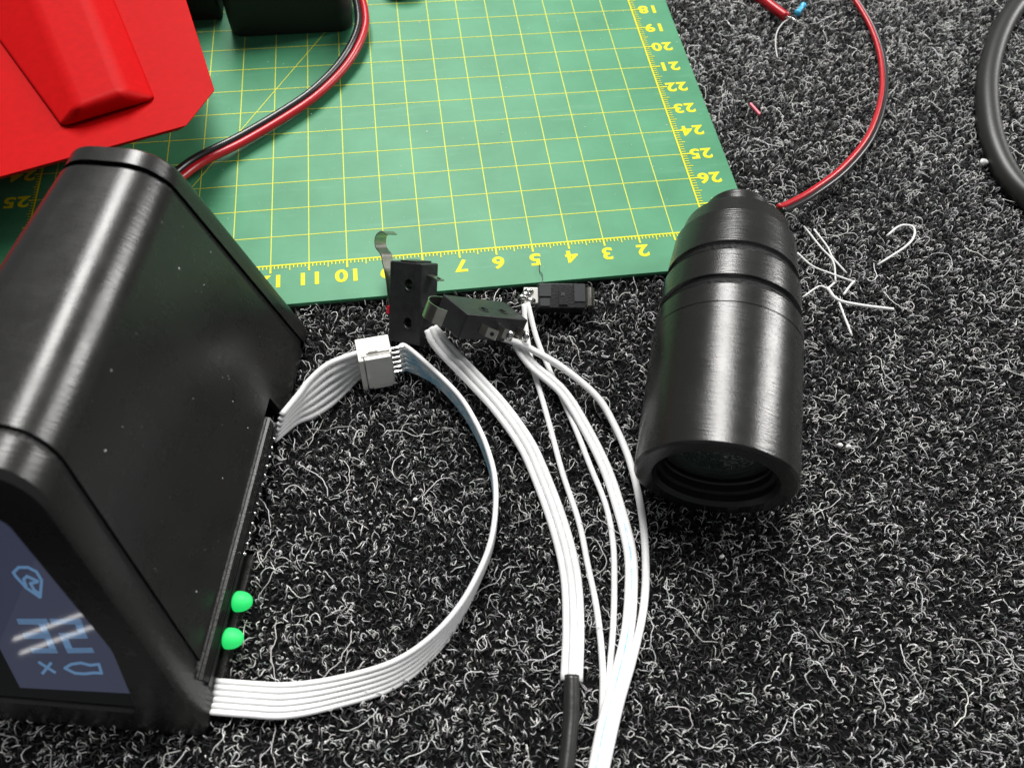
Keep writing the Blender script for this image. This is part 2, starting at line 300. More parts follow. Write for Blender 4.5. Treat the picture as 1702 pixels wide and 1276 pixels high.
def fibres(n, nseg, length, turn, radius, lift, shade_fn, area):
    """n curled fibres as three-sided tubes; returns verts, faces, per-face shade"""
    P = np.zeros((n, nseg+1, 3))
    pos = np.zeros((0, 2))
    lo, hi = area.min(0), area.max(0)
    while len(pos) < n:
        q = rng.uniform(lo, hi, (n*2, 2)); ok = np.ones(len(q), bool)
        for i in range(4):
            a, b = area[i], area[(i+1) % 4]
            ok &= ((b[0]-a[0])*(q[:, 1]-a[1])-(b[1]-a[1])*(q[:, 0]-a[0])) < 0
        ok &= ~((q[:, 0] < 1.2) & (q[:, 0] > -20) & (q[:, 1] > -1.2))
        pos = np.vstack([pos, q[ok]])
    pos = pos[:n]
    Ls = rng.uniform(*length, n)*rng.choice([0.7, 1.0, 1.5], n, p=[0.4, 0.45, 0.15])
    h = rng.uniform(0, 2*np.pi, n); curv = rng.normal(0, turn, n)
    P[:, 0, :2] = pos; P[:, 0, 2] = rng.uniform(0.0, lift*0.7, n)
    ztop = rng.uniform(0.2, 1.0, n)*lift
    wob = rng.normal(0, 0.35, (n, nseg))
    for k in range(nseg):
        h = h+curv/nseg+wob[:, k]; st = Ls/nseg
        P[:, k+1, 0] = P[:, k, 0]+np.cos(h)*st; P[:, k+1, 1] = P[:, k, 1]+np.sin(h)*st
        t = (k+1)/nseg
        P[:, k+1, 2] = P[:, 0, 2]*(1-t)+ztop*np.sin(np.pi*t*rng.uniform(0.75, 1.05, n))+0.01
    T = np.gradient(P, axis=1); T /= np.linalg.norm(T, axis=2, keepdims=True)+1e-9
    U = np.cross(T, np.array([0, 0, 1.0])); U /= np.linalg.norm(U, axis=2, keepdims=True)+1e-6
    Vv = np.cross(U, T)
    rad = (rng.uniform(*radius, n)[:, None]*np.linspace(1, 0.75, nseg+1)[None, :])[..., None]
    ring = np.stack([P+rad*(np.cos(a)*U+np.sin(a)*Vv) for a in (math.pi/2, math.pi*7/6, math.pi*11/6)], axis=2)
    V = ring.reshape(-1, 3)
    b = (np.arange(n)*(nseg+1)*3)[:, None, None]; i = (np.arange(nseg)*3)[None, :, None]; k = np.arange(3)[None, None, :]; k2 = (k+1) % 3
    F = np.stack([b+i+k, b+i+k2, b+i+3+k2, b+i+3+k], axis=-1).reshape(-1, 4)
    sh = shade_fn(n)
    return V, F, np.repeat(sh, nseg*3, axis=0)
def build_fibres(name, parts, label):
    V = np.vstack([p[0] for p in parts])*S; F = []; o = 0
    for p in parts: F.append(p[1]+o); o += len(p[0])
    F = np.vstack(F); C = np.vstack([p[2] for p in parts])
    me = bpy.data.meshes.new(name); me.vertices.add(len(V)); me.vertices.foreach_set('co', V.astype(np.float32).ravel())
    me.loops.add(F.size); me.loops.foreach_set('vertex_index', F.ravel().astype(np.int32))
    me.polygons.add(len(F)); me.polygons.foreach_set('loop_start', np.arange(0, F.size, 4, dtype=np.int32))
    me.polygons.foreach_set('use_smooth', np.ones(len(F), bool)); me.update(calc_edges=True)
    at = me.attributes.new('shade', 'FLOAT_COLOR', 'FACE')
    at.data.foreach_set('color', np.hstack([C, np.ones((len(C), 1))]).astype(np.float32).ravel())
    ob = bpy.data.objects.new(name, me); col.objects.link(ob); me.materials.append(fibre_mat())
    ob['kind'] = 'stuff'; tag(ob, label, 'carpet fibres')
    return ob
AREA = np.array([(-24, 15), (18, 11.5), (4.5, -16.5), (-19.5, -13.5)], float)
def sh_white(n):
    v = rng.uniform(0.55, 1.0, n)[:, None]; return v*np.array([1, 1, 0.985])*(1+rng.normal(0, 0.02, (n, 3)))
def sh_mid(n):
    v = (0.03+0.42*rng.uniform(0, 1, n)**1.5)[:, None]; return np.clip(v*np.array([1, 1, 1])*(1+rng.normal(0, 0.05, (n, 3))), 0, 1)
def sh_dark(n):
    v = rng.uniform(0.002, 0.022, n)[:, None]; return np.clip(v*(1+rng.normal(0, 0.06, (n, 3))), 0, 1)
parts = [fibres(10000, 4, (0.07, 0.20), 1.2, (0.008, 0.016), 0.18, sh_white, AREA),
         fibres(10500, 7, (0.14, 0.36), 3.0, (0.008, 0.015), 0.20, sh_white, AREA),
         fibres(420, 14, (0.8, 1.5), 3.2, (0.009, 0.015), 0.24, sh_white, AREA),
         fibres(48000, 3, (0.05, 0.19), 1.8, (0.006, 0.012), 0.16, sh_mid, AREA),
         fibres(40000, 3, (0.12, 0.36), 1.8, (0.010, 0.020), 0.14, sh_dark, AREA)]
build_fibres('carpet_pile', parts, 'curly black, grey and white fibres of the felt carpet')

# ---------------------------------------------------------------- cutting mat
MX0, MX1, MY0, MY1, MZ = -19.75, 1.33, -1.30, 28.6, 0.30
cm = thing('cutting_mat', (-9, 12, 0), 'green cutting mat with a yellow printed centimetre grid on the carpet', 'cutting mat')
b = MB(); b.box(MX0, MX1, MY0, MY1, 0.0, 0.17); o = b.build('underside', M['black'], cm); bevel(o, 0.02)
b = MB(); b.box(MX0+0.004, MX1-0.004, MY0+0.004, MY1-0.004, 0.17, MZ); o = b.build('surface', M['mat'], cm); bevel(o, 0.015, 1)
RX = -18.4                                   # left ruler
def strip(bm, x0, y0, x1, y1, wd, z=MZ+0.004):
    d = Vector((x1-x0, y1-y0)); d.normalize(); n = Vector((-d.y, d.x))*wd*0.5
    bm.add([(x0+n.x, y0+n.y, z), (x0-n.x, y0-n.y, z), (x1-n.x, y1-n.y, z), (x1+n.x, y1+n.y, z)], [(0, 1, 2, 3)])
g = MB()
for u in range(1, 19): strip(g, -u, 0, -u, 28, 0.027)
for v in range(1, 29): strip(g, RX, v, 0, v, 0.027, MZ+0.006)
strip(g, -16, 0, -16+14/math.tan(math.radians(60))*1.0, 14, 0.027, MZ+0.008)
g.build('printed_grid', M['yellow_line'], cm)
g = MB()
strip(g, RX, 0, 0.02, 0, 0.045, MZ+0.010); strip(g, 0, 0, 0, 28, 0.045, MZ+0.010); strip(g, RX, 0, RX, 28, 0.045, MZ+0.010)
for i in range(0, 185):
    l = 0.26 if i % 10 == 0 else (0.19 if i % 5 == 0 else 0.12)
    strip(g, -i/10, -l, -i/10, 0, 0.05 if i % 10 == 0 else 0.026, MZ+0.012)
for i in range(0, 281):
    l = 0.30 if i % 10 == 0 else (0.24 if i % 5 == 0 else 0.16)
    wd = 0.045 if i % 10 == 0 else 0.026
    strip(g, 0, i/10, l, i/10, wd, MZ+0.012); strip(g, RX, i/10, RX-l*0.6, i/10, wd, MZ+0.012)
g.build('ruler_ticks', M['yellow'], cm)
def numeral(txt, x, y, size=0.60):
    c = bpy.data.curves.new('numeral', 'FONT'); c.body = txt; c.size = size*S; c.align_x = 'CENTER'; c.align_y = 'CENTER'; c.offset = 0.020*S; c.resolution_u = 4; c.space_character = 1.08
    t = bpy.data.objects.new('numeral_text', c); col.objects.link(t)
    bpy.context.view_layer.update()
    me = bpy.data.meshes.new_from_object(t.evaluated_get(bpy.context.evaluated_depsgraph_get()))
    bpy.data.objects.remove(t); me.materials.clear(); me.materials.append(M['yellow'])
    o = bpy.data.objects.new('numeral', me); col.objects.link(o); o.parent = cm
    o.location = ((x+9)*S, (y-12)*S, (MZ+0.006)*S); o.rotation_euler = (0, 0, math.pi); o.scale = (1.12, 0.92, 1)
for u in range(2, 13): numeral(str(u), -u+0.02, -0.50)
for v in range(16, 28): numeral(str(v), 0.60, 28-v)
for v in range(22, 26): numeral(str(v), RX-0.5, 28-v)
# dust and crumbs lying on the mat
b = MB()
for i in range(150):
    x, y = rng.uniform(-14, 1.2), rng.uniform(-1.1, 10); r = rng.choice([0.012, 0.02, 0.035], p=[0.6, 0.32, 0.08]); n = 5
    ring = [(x+r*rng.uniform(0.5, 1.3)*math.cos(2*math.pi*k/n), y+r*rng.uniform(0.5, 1.3)*math.sin(2*math.pi*k/n), MZ+0.004) for k in range(n)]
    b.add(ring+[(x, y, MZ+r*0.8)], [(k, (k+1) % n, n) for k in range(n)])
o = b.build('dust_specks', plain('dust', (0.5, 0.62, 0.55), 0.8), cm); o['kind'] = 'stuff'
hp = [(-4.9, -0.72, MZ+0.03), (-4.93, -0.95, MZ+0.05), (-4.88, -1.1, MZ+0.06), (-4.92, -1.35, MZ+0.02), (-4.93, -1.5, 0.24)]
tag(tube('hair', spline(hp, 6), 0.012, M['black_pvc'], sides=5), 'short black hair hanging over the front edge of the green mat', 'hair')

# ---------------------------------------------------------------- red case
def frustum(low, high):
    n = len(low); V = list(low)+list(high)
    F = [tuple(range(n-1, -1, -1)), tuple(range(n, 2*n))]+[(i, (i+1) % n, n+(i+1) % n, n+i) for i in range(n)]
    return V, F
rc = thing('red_case', (-17, 6, 0.3), 'red plastic case with a raised rib and clipped corner standing on the green mat', 'case')
out = [(-26.0, -0.9), (-17.88, 1.49), (-13.63, 2.87), (-12.98, 4.19), (-15.6, 14.5), (-26.0, 15.5)]
ctr = np.array([-19.5, 8.5])
shr = lambda k: [tuple(ctr+(np.array(p)-ctr)*k) for p in out]
V, F = frustum([(x, y, 2.25) for x, y in shr(0.95)], [(x, y, 2.6) for x, y in out]); o = obj('lid', V, F, M['red_case'], rc); bevel(o, 0.06, 3, 20)
V, F = frustum([(x, y, 0.31) for x, y in shr(0.55)], [(x, y, 2.25) for x, y in shr(0.80)]); o = obj('body', V, F, M['red_case'], rc)
lowr = [(-16.72, 2.98), (-14.34, 3.86), (-17.4, 12.6), (-22.4, 12.4)]
highr = [(-16.12, 3.10), (-15.05, 3.66), (-17.75, 11.2), (-19.2, 10.9)]
V, F = frustum([(x, y, 2.602) for x, y in lowr], [(x, y, 3.15) for x, y in highr]); o = obj('raised_rib', V, F, M['red_case'], rc); bevel(o, 0.22, 5, 15)

# ---------------------------------------------------------------- black boxes behind
def rbox(name, x0, x1, y0, y1, z0, z1, r, m, parent=None, seg=6, bev=0.06):
    pts = []
    for cx, cy, a0 in ((x1-r, y1-r, 0), (x0+r, y1-r, 90), (x0+r, y0+r, 180), (x1-r, y0+r, 270)):
        for k in range(seg+1):
            a = math.radians(a0+90*k/seg); pts.append((cx+r*math.cos(a), cy+r*math.sin(a)))
    V, F = frustum([(x, y, z0) for x, y in pts], [(x, y, z1) for x, y in pts])
    o = obj(name, V, F, m, parent); bevel(o, bev, 3, 40); return o
bb = thing('battery_box', (-11.4, 11.2, 0.3), 'black rounded plastic box on the mat beside the twin wire', 'box')
rbox('shell', -13.45, -9.5, 9.62, 13.5, 0.304, 3.0, 0.45, M['deep'], bb)
rbox('lid', -13.40, -9.55, 9.67, 13.45, 3.0, 3.3, 0.42, M['deep'], bb)
bb = thing('plastic_block', (-15.2, 12.4, 0.3), 'dark black block half hidden between the red case and the rounded box', 'block')
rbox('base', -16.6, -13.75, 10.6, 13.6, 0.304, 2.1, 0.15, M['deep'], bb); rbox('cover', -16.55, -13.8, 10.65, 13.55, 2.1, 2.5, 0.12, M['black'], bb)
bb = thing('dark_disc', (-7.7, 11.9, 0.3), 'small dark round canister standing in for a shadowy spot on the far part of the green mat', 'disc')  # low dark shape added to stand in for a shadowy spot
V, F = lathe_geo([(0.004, 0.0), (0.004, 0.75), (0.5, 0.8), (0.6, 0.7), (0.6, 0.0)], (-7.7, 11.95, 0.3), (0, 0.0001, 1), 32)
obj('disc_wall', V, F, M['deep'], bb, smooth=False)
V, F = lathe_geo([(0.6, 0.0), (0.6, 0.5), (0.72, 0.46), (0.72, 0.0)], (-7.7, 11.95, 0.302), (0, 0.0001, 1), 24)
obj('disc_top', V, F, M['black'], bb)

# ---------------------------------------------------------------- counter housing with display
H0 = Vector((-11.28, -3.57, 0)); HN = Vector((HD.y, -HD.x, 0))
def hl(s, r, z): p = H0+HD*s-HN*r; return (p.x, p.y, z)
hs = thing('counter_housing', tuple(H0), 'black printed counter housing with a slanted lit display and two green lamps', 'display')
def rounded(poly, radii, extra=None, seg=7):
    n = len(poly); out = []
    for i in range(n):
        a, b, c = (np.array(poly[(i-1) % n], float), np.array(poly[i], float), np.array(poly[(i+1) % n], float))
        u = (a-b)/np.linalg.norm(a-b); v = (c-b)/np.linalg.norm(c-b); r = radii[i]
        ang = math.acos(np.clip(u@v, -1, 1)); t = r/math.tan(ang/2)
        p0, p1 = b+u*t, b+v*t; cen = b+(u+v)/np.linalg.norm(u+v)*(r/math.sin(ang/2))
        a0 = math.atan2(*(p0-cen)[::-1]); a1 = math.atan2(*(p1-cen)[::-1]); da = (a1-a0+math.pi) % (2*math.pi)-math.pi
        for k in range(seg+1): out.append(tuple(cen+r*np.array([math.cos(a0+da*k/seg), math.sin(a0+da*k/seg)])))
        if extra and i == extra[0]:
            q = np.array(out[-1]); nb = np.array(poly[(i+1) % n], float)
            for fz in extra[1]: tt = (fz-q[1])/(nb[1]-q[1]); out.append(tuple(q+(nb-q)*tt))
    return out
SEG = 7
REAR = [(0.0, 0.04), (1.40, 6.47), (3.22, 6.47), (4.5, 0.04)]; FRONT = [(0.0, 0.04), (1.40, 6.50), (3.70, 6.50), (5.1, 0.04)]
RAD = [0.28, 0.80, 0.75, 0.28]; CUT = 1.18
def ring(k, off=0.0, shrink=0.0):
    pr = rounded(REAR, RAD, (0, (CUT,)), SEG); pf = rounded(FRONT, RAD, (0, (CUT,)), SEG)
    out = []
    for a, b2 in zip(pr, pf):
        r = a[0]*(1-k)+b2[0]*k; z = a[1]*(1-k)+b2[1]*k
        if shrink:
            cx, cz = 2.35, 3.2; d = math.hypot(r-cx, z-cz); r += (cx-r)/d*shrink; z += (cz-z)/d*shrink; z = max(z, 0.04)
        s0 = 1.14-0.069*z; s1 = -7.37+0.408*z
        out.append(hl(s0*(1-k)+s1*k+off, r, z))
    return out
NP = len(ring(0)); KN = 0.262
def loft(rings, caps=(False, False), skip=None):
    V = [p for R_ in rings for p in R_]; F = []
    for i in range(len(rings)-1):
        for j in range(NP):
            if skip and skip(i, j): continue
            F.append((i*NP+j, i*NP+(j+1) % NP, (i+1)*NP+(j+1) % NP, (i+1)*NP+j))
    if caps[0]: F.append(tuple(range(NP)))
    if caps[1]: F.append(tuple((len(rings)-1)*NP+j for j in range(NP-1, -1, -1)))
    return V, F
# right flank runs from the bottom arc (0..SEG) to the point at the cut height (SEG+1)
ks = [0.036, 0.12, KN, 0.45, 0.63, 0.82, 0.978]
V, F = loft([ring(k) for k in ks], skip=lambda i, j: (i >= 2 and 0 <= j <= SEG))
o = obj('shell', V, F, M['housing'], hs, smooth=True)
sd = o.modifiers.new('wall', 'SOLIDIFY'); sd.thickness = 0.16*S; sd.offset = 1.0 if False else -1.0
es = o.modifiers.new('split', 'EDGE_SPLIT'); es.split_angle = math.radians(40)
V, F = loft([ring(0.006, shrink=0.10), ring(0.045, shrink=0.10)]); obj('rear_seam', V, F, M['groove'], hs, smooth=True)
V, F = loft([ring(0.0, 0.34, 0.06), ring(0.0, 0.28), ring(0.0, 0.10), ring(0.010)], caps=(True, False)); obj('rear_cap', V, F, M['housing'], hs, smooth=True).modifiers.new('split', 'EDGE_SPLIT').split_angle = math.radians(35)
V, F = loft([ring(0.965, shrink=0.09), ring(1.0, 0.0, shrink=0.09)]); obj('front_seam', V, F, M['groove'], hs, smooth=True)
# bezel: outer band, front rim with a window, deep inner walls
win = rounded([(1.28, 0.72), (1.25, 2.62), (2.02, 5.6), (3.5, 5.6), (4.35, 0.72)], [0.15, 1.2, 0.3, 0.3, 0.15], None, 8)
def front_pt(r, z, off): return hl(-7.37+0.408*z+off, r, z)
bz = bmesh.new()
def bmring(pts): return [bz.verts.new([(c-h)*S for c, h in zip(p, H0)]) for p in pts]
r0 = bmring(ring(1.0, -0.02)); r1 = bmring(ring(1.0, -0.50)); r2 = bmring(ring(1.0, -0.60, 0.09))
for A_, B_ in ((r0, r1), (r1, r2)):
    for j in range(NP): bz.faces.new((A_[j], A_[(j+1) % NP], B_[(j+1) % NP], B_[j]))
w0 = bmring([front_pt(r, z, -0.60) for r, z in win]); w1 = bmring([front_pt(r, z, 1.6) for r, z in win]); nw = len(w0)
for j in range(nw): bz.faces.new((w0[j], w0[(j+1) % nw], w1[(j+1) % nw], w1[j]))
edges = [bz.edges.get((r2[j], r2[(j+1) % NP])) for j in range(NP)]+[bz.edges.get((w0[j], w0[(j+1) % nw])) for j in range(nw)]
bmesh.ops.triangle_fill(bz, use_beauty=True, use_dissolve=False, edges=edges)
bmesh.ops.recalc_face_normals(bz, faces=bz.faces)
me = bpy.data.meshes.new('bezel'); bz.to_mesh(me); bz.free(); me.materials.append(M['housing'])
bezel = bpy.data.objects.new('bezel', me); col.objects.link(bezel); bezel.parent = hs
me.polygons.foreach_set('use_smooth', [True]*len(me.polygons))
bezel.modifiers.new('split', 'EDGE_SPLIT').split_angle = math.radians(28)
# display panel
LEAN = math.radians(50); SU = HD*math.sin(LEAN)+Vector((0, 0, 1))*math.cos(LEAN); SNn = -HD*math.cos(LEAN)+Vector((0, 0, 1))*math.sin(LEAN)
q = PATHS['screen_Q']; SQ = Vector(hl(*q))
def sp(u, v, h=0.0): p = SQ+HN*u+SU*v+SNn*h; return tuple(p)
PANEL = ((-3.05, -0.28), (0.85, -0.28), (0.15, 5.0), (-2.4, 5.0))
V, F = frustum([sp(u, v, -0.12) for u, v in PANEL], [sp(u, v) for u, v in PANEL])
panel = obj('display_panel', V, F, M['panel'], hs)
V = [sp(u, v, 0.003) for u, v in ((0.6, 0.0), (0.15, 4.4), (-2.3, 4.4), (-2.44, 0.72), (-2.06, -0.09))]
screen = obj('screen', V, [(0, 1, 2, 3, 4)], M['screen'], panel)
def quads(name, L):
    b = MB()
    for qd in L:
        A_, B_, C_, D_ = [np.array(p_) for p_ in qd]; ns = 4 if abs(B_[0]-A_[0]) > 0.3 else 1
        for k in range(ns):                       # the digits break up into scan lines
            t0, t1 = k/ns, (k+(0.72 if ns > 1 else 1.0))/ns
            b.add([sp(*p_, 0.006) for p_ in (A_+(D_-A_)*t0, B_+(C_-B_)*t0, B_+(C_-B_)*t1, A_+(D_-A_)*t1)], [(0, 1, 2, 3)])
    o = b.build(name, M['glyph'], panel); return o
def stroke(b, pts, wd, h=0.006):
    for i in range(len(pts)-1):
        a, c = Vector(pts[i]), Vector(pts[i+1]); d = (c-a).normalized(); n = Vector((-d.y, d.x))*wd*0.5; a = a-d*wd*0.3; c = c+d*wd*0.3
        b.add([sp(*(a+n), h+i*0.0006), sp(*(a-n), h+i*0.0006), sp(*(c-n), h+i*0.0006), sp(*(c+n), h+i*0.0006)], [(0, 1, 2, 3)])
quads('digit_three', PATHS['g_three']); quads('digit_two', PATHS['g_two'])
for nm, L in (('tip_icon', [PATHS['g_icon'], PATHS['g_icon2'][:4], PATHS['g_icon2'][4:]]), ('bullet_icon', [PATHS['g_bullet']]), ('times_sign', [PATHS['g_x1'], PATHS['g_x2']])):
    b = MB()
    for k, l in enumerate(L): stroke(b, l, 0.055, 0.006+0.008*k)
    b.build(nm, M['glyph'], panel)
# base plate with printed layers, circuit board, solder pins, lamps
b = MB()
def hbox(b, s0, s1, r0, r1, z0, z1, m=0):
    V = [hl(s, r, z) for z in (z0, z1) for s, r in ((s0, r0), (s1, r0), (s1, r1), (s0, r1))]
    b.add(V, [(0, 1, 2, 3), (7, 6, 5, 4), (0, 4, 5, 1), (1, 5, 6, 2), (2, 6, 7, 3), (3, 7, 4, 0)], m)
for i in range(4): hbox(b, -7.05, -1.5, 0.10+0.01*i, 0.9, 0.87+i*0.075, 0.87+i*0.075+0.02)
bp = b.build('base_plate', M['housing'], hs)
b = MB(); hbox(b, -7.04, -1.51, 0.20, 1.2, 0.84, 1.15); b.build('plate_core', M['groove'], bp)
b = MB(); hbox(b, -7.1, -1.45, 0.10, 1.0, 0.62, 0.78); pcb = b.build('circuit_board', M['black'], hs)
b = MB(); hbox(b, -6.95, -4.4, 0.0, 0.6, 0.08, 0.36); b.build('lower_rail', M['housing'], hs)
def ball(name, c, r, m, parent, squash=(1, 1, 1), n=8):
    V = []; F = []
    for i in range(n+1):
        th = math.pi*i/n
        for k in range(n): V.append((c[0]+r*squash[0]*math.sin(th)*math.cos(2*math.pi*k/n), c[1]+r*squash[1]*math.sin(th)*math.sin(2*math.pi*k/n), c[2]+r*squash[2]*math.cos(th)))
    for i in range(n):
        for k in range(n): F.append((i*n+k, (i+1)*n+k, (i+1)*n+(k+1) % n, i*n+(k+1) % n))
    return obj(name, V, F, m, parent, smooth=True)
for i in range(13): ball('solder_pin', hl(-1.85-0.222*i, 0.06, 0.76), 0.042, M['tin'], pcb)
for s in (-5.45, -6.18):
    ax = (-(-HN)*1.0+Vector((0, 0, 0.25))).normalized()
    prof = [(0.0, 0.0), (0.0, 0.205), (0.06, 0.205)]+[(0.06+0.27*math.sin(a), 0.205*math.cos(a)) for a in np.linspace(0.05, math.pi/2, 10)]
    V, F = lathe_geo(prof, hl(s, 0.02, 0.60), ax, 24); obj('lamp', V, F, M['led'], hs, smooth=True)
# dust on the housing
b = MB()
for i in range(46):
    k = rng.uniform(0.05, 0.95); f_ = rng.uniform(0.25, 0.95); z = 6.3*f_; r = 1.4*z/6.47-0.0
    s0 = 1.14-0.069*z; s1 = -7.37+0.408*z; p = Vector(hl(s0*(1-k)+s1*k, r-0.012, z)); rr = rng.choice([0.008, 0.014, 0.022], p=[0.5, 0.38, 0.12])
    b.add([p+Vector((rr*rng.uniform(-1, 1), rr*rng.uniform(-1, 1), rr*rng.uniform(-1, 1))) for _ in range(4)], [(0, 1, 2), (0, 2, 3), (0, 3, 1), (1, 3, 2)])
o = b.build('dust_specks', M['lint'], hs); o['kind'] = 'stuff'

# ---------------------------------------------------------------- black cylinder
CO = Vector((-2.379, -7.934, 1.70))
cy = thing('barrel', (-2.379, -7.934, 0), 'black printed cylinder with stepped rings and a lens in its open end, lying on carpet', 'cylinder')
def lat(name, prof, m, n=128, sharp=25, parent=cy):
    V, F = lathe_geo(prof, CO, CA, n); o = obj(name, V, F, m, parent, smooth=True); o.modifiers.new('split', 'EDGE_SPLIT').split_angle = math.radians(sharp); return o
lat('barrel_tube', [(0.0, 1.32), (0.0, 1.64), (0.05, 1.70), (3.43, 1.70), (3.445, 1.685), (3.465, 1.685), (3.48, 1.70), (3.70, 1.70), (3.71, 1.69), (3.97, 1.69), (4.02, 1.60)], M['cyl'])
lat('inner_wall', [(0.62, 0.98), (0.60, 1.12), (0.50, 1.12), (0.46, 1.15), (0.30, 1.15), (0.26, 1.24), (0.10, 1.24), (0.0, 1.32)], M['matt'])
lat('rear_groove', [(4.0, 1.60), (4.10, 1.56), (4.16, 1.585), (4.22, 1.56), (4.28, 1.60)], M['groove'])
lat('ring_section', [(4.26, 1.59), (4.29, 1.65), (5.02, 1.62), (5.07, 1.54)], M['cyl'])
lat('front_groove', [(5.05, 1.54), (5.14, 1.50), (5.2, 1.525), (5.26, 1.50), (5.32, 1.54)], M['groove'])
lat('neck_section', [(5.30, 1.53), (5.34, 1.575), (6.42, 1.475), (6.44, 1.42), (6.98, 1.30), (7.05, 1.24), (7.05, 0.85)], M['cyl'])
lat('end_cap', [(7.03, 0.84), (7.10, 0.78), (7.14, 0.86), (7.72, 0.83), (7.78, 0.79), (7.78, 0.0)], M['cyl'])
lat('lens_holder', [(0.62, 1.12), (0.56, 1.06), (0.56, 0.96), (0.66, 0.94)], M['black'])
lat('lens', [(0.62-0.22*math.sqrt(max(0, 1-(r/1.02)**2)), r) for r in np.linspace(0.97, 0.0, 18)], M['lens'], 64, 80)

# ---------------------------------------------------------------- wires
def offset_path(path, d):
    p = np.array(path, float); t = np.gradient(p, axis=0); n = np.stack([t[:, 1], -t[:, 0], 0*t[:, 0]], 1); n /= np.linalg.norm(n, axis=1)[:, None]
    dd = d if np.ndim(d) else np.full(len(p), d)
    return p+n*np.array(dd)[:, None]
p = spline(PATHS['twin_left'], 10)
tw = thing('twin_wire', tuple(p[len(p)//2]), 'black and red twin wire curving over the green mat to the black housing', 'wire')
q1 = offset_path(p, -0.115); q1[:, 2] += 0.03; tube('black_wire', q1, 0.115, M['black_pvc'], tw, 12)
tube('red_wire', offset_path(p, 0.115), 0.115, M['red_pvc'], tw, 12)
p = spline(PATHS['twin_right'], 10)
tw = thing('twin_wire', tuple(p[len(p)//2]), 'red and black twin wire looping over the carpet from the rear of the cylinder', 'wire')
tube('red_wire', offset_path(p, 0.07), 0.08, M['red_pvc'], tw, 12); q1 = offset_path(p, -0.07); q1[:, 2] -= 0.04; tube('black_wire', q1, 0.08, M['black_pvc'], tw, 12)
p = spline(PATHS['cable'], 14)
tag(tube('power_cable', p, 0.34, M['cable'], sides=24), 'thick black rubber cable bending across the carpet, away from all other things', 'cable')

def white_wire(name, path, label, r=0.075, group=None, parent=None, m='white'):
    o = tube(name, path, r, M[m], parent, 12)
    if parent is None: tag(o, label, 'wire', group)
    return o
p = spline(PATHS['bundle'], 9); n = len(p)
bd = thing('wire_bundle', tuple(p[n//2]), 'three white wires running from the upright switch into black heat shrink', 'wires')
sp_ = 0.155*np.ones(n); sp_[:6] = np.linspace(0.10, 0.155, 6)
for k, dz in ((-1, 0.0), (0, 0.03), (1, 0.0)):
    q1 = offset_path(p, k*sp_*0.98); q1[:, 2] += dz; tube('wire', q1, 0.078, M['white'], bd, 12)
p = spline(PATHS['shrink'], 6); tube('heat_shrink', p, 0.165, M['shrink'], bd, 16)
white_wire('switch_wire', spline(PATHS['wire_b'], 9), 'single white wire soldered to the middle terminal of the tilted switch', 0.085)
p = spline(PATHS['wire_c'], 9)
pr = thing('wire_pair', tuple(p[len(p)//2]), 'pair of joined white wires with blue streak from the end terminal of tilted switch', 'wires')
tube('wire', offset_path(p, 0.068), 0.075, M['white'], pr, 12); tube('wire', offset_path(p, -0.068), 0.075, M['white'], pr, 12)
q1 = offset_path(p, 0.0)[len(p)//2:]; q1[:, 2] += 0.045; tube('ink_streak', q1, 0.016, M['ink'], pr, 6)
white_wire('switch_wire', spline(PATHS['wire_d'], 9), 'thin white wire from small end-on switch, the one nearer the three-wire bundle', 0.068)
white_wire('switch_wire', spline(PATHS['wire_e'], 9), 'thin white wire from small end-on switch, crossing under the wire pair', 0.068)

# ---------------------------------------------------------------- connector and ribbon cable
CR = Euler([math.radians(a) for a in (-9.5, 2.2, 6.7)]).to_matrix(); CC = Vector((-9.376, -3.50, 0.575))
def cl(x, y, z): return CC+CR @ Vector((x, y, z))
cn = thing('wire_connector', tuple(CC), 'white nylon plug connector between two ribbon cable ends beside the upright switch', 'connector', rot=(-9.5, 2.2, 6.7))
b = MB(); b.box(-0.33, 0.40, -0.24, 0.355, -0.53, 0.56); o = b.build('header_body', M['nylon'], cn, local=True); bevel(o, 0.025)
b = MB(); b.box(-0.40, -0.28, -0.34, 0.39, -0.56, 0.52); o = b.build('flange', M['nylon'], cn, local=True); bevel(o, 0.02)
b = MB(); b.box(-0.26, 0.36, -0.355, -0.242, -0.50, 0.54); o = b.build('front_panel', M['nylon'], cn, local=True); bevel(o, 0.02)
b = MB(); b.box(-0.20, 0.36, -0.20, 0.30, 0.562, 0.61); o = b.build('top_latch', M['nylon'], cn, local=True); bevel(o, 0.02)
b = MB(); b.box(-0.15, 0.08, -0.19, -0.13, 0.612, 0.64); b.build('latch_bar', M['nylon'], cn, local=True)
b = MB(); b.box(-0.14, 0.30, -0.385, -0.357, -0.49, -0.40); b.build('foot_bar', M['nylon'], cn, local=True)
NW = 6
zs = [0.43-0.172*i for i in range(NW)]
for z in zs:
    b = MB(); b.box(0.39, 0.72, -0.06, 0.02, z-0.035, z+0.035); o = b.build('pin', M['tin'], cn, local=True); bevel(o, 0.015, 1)
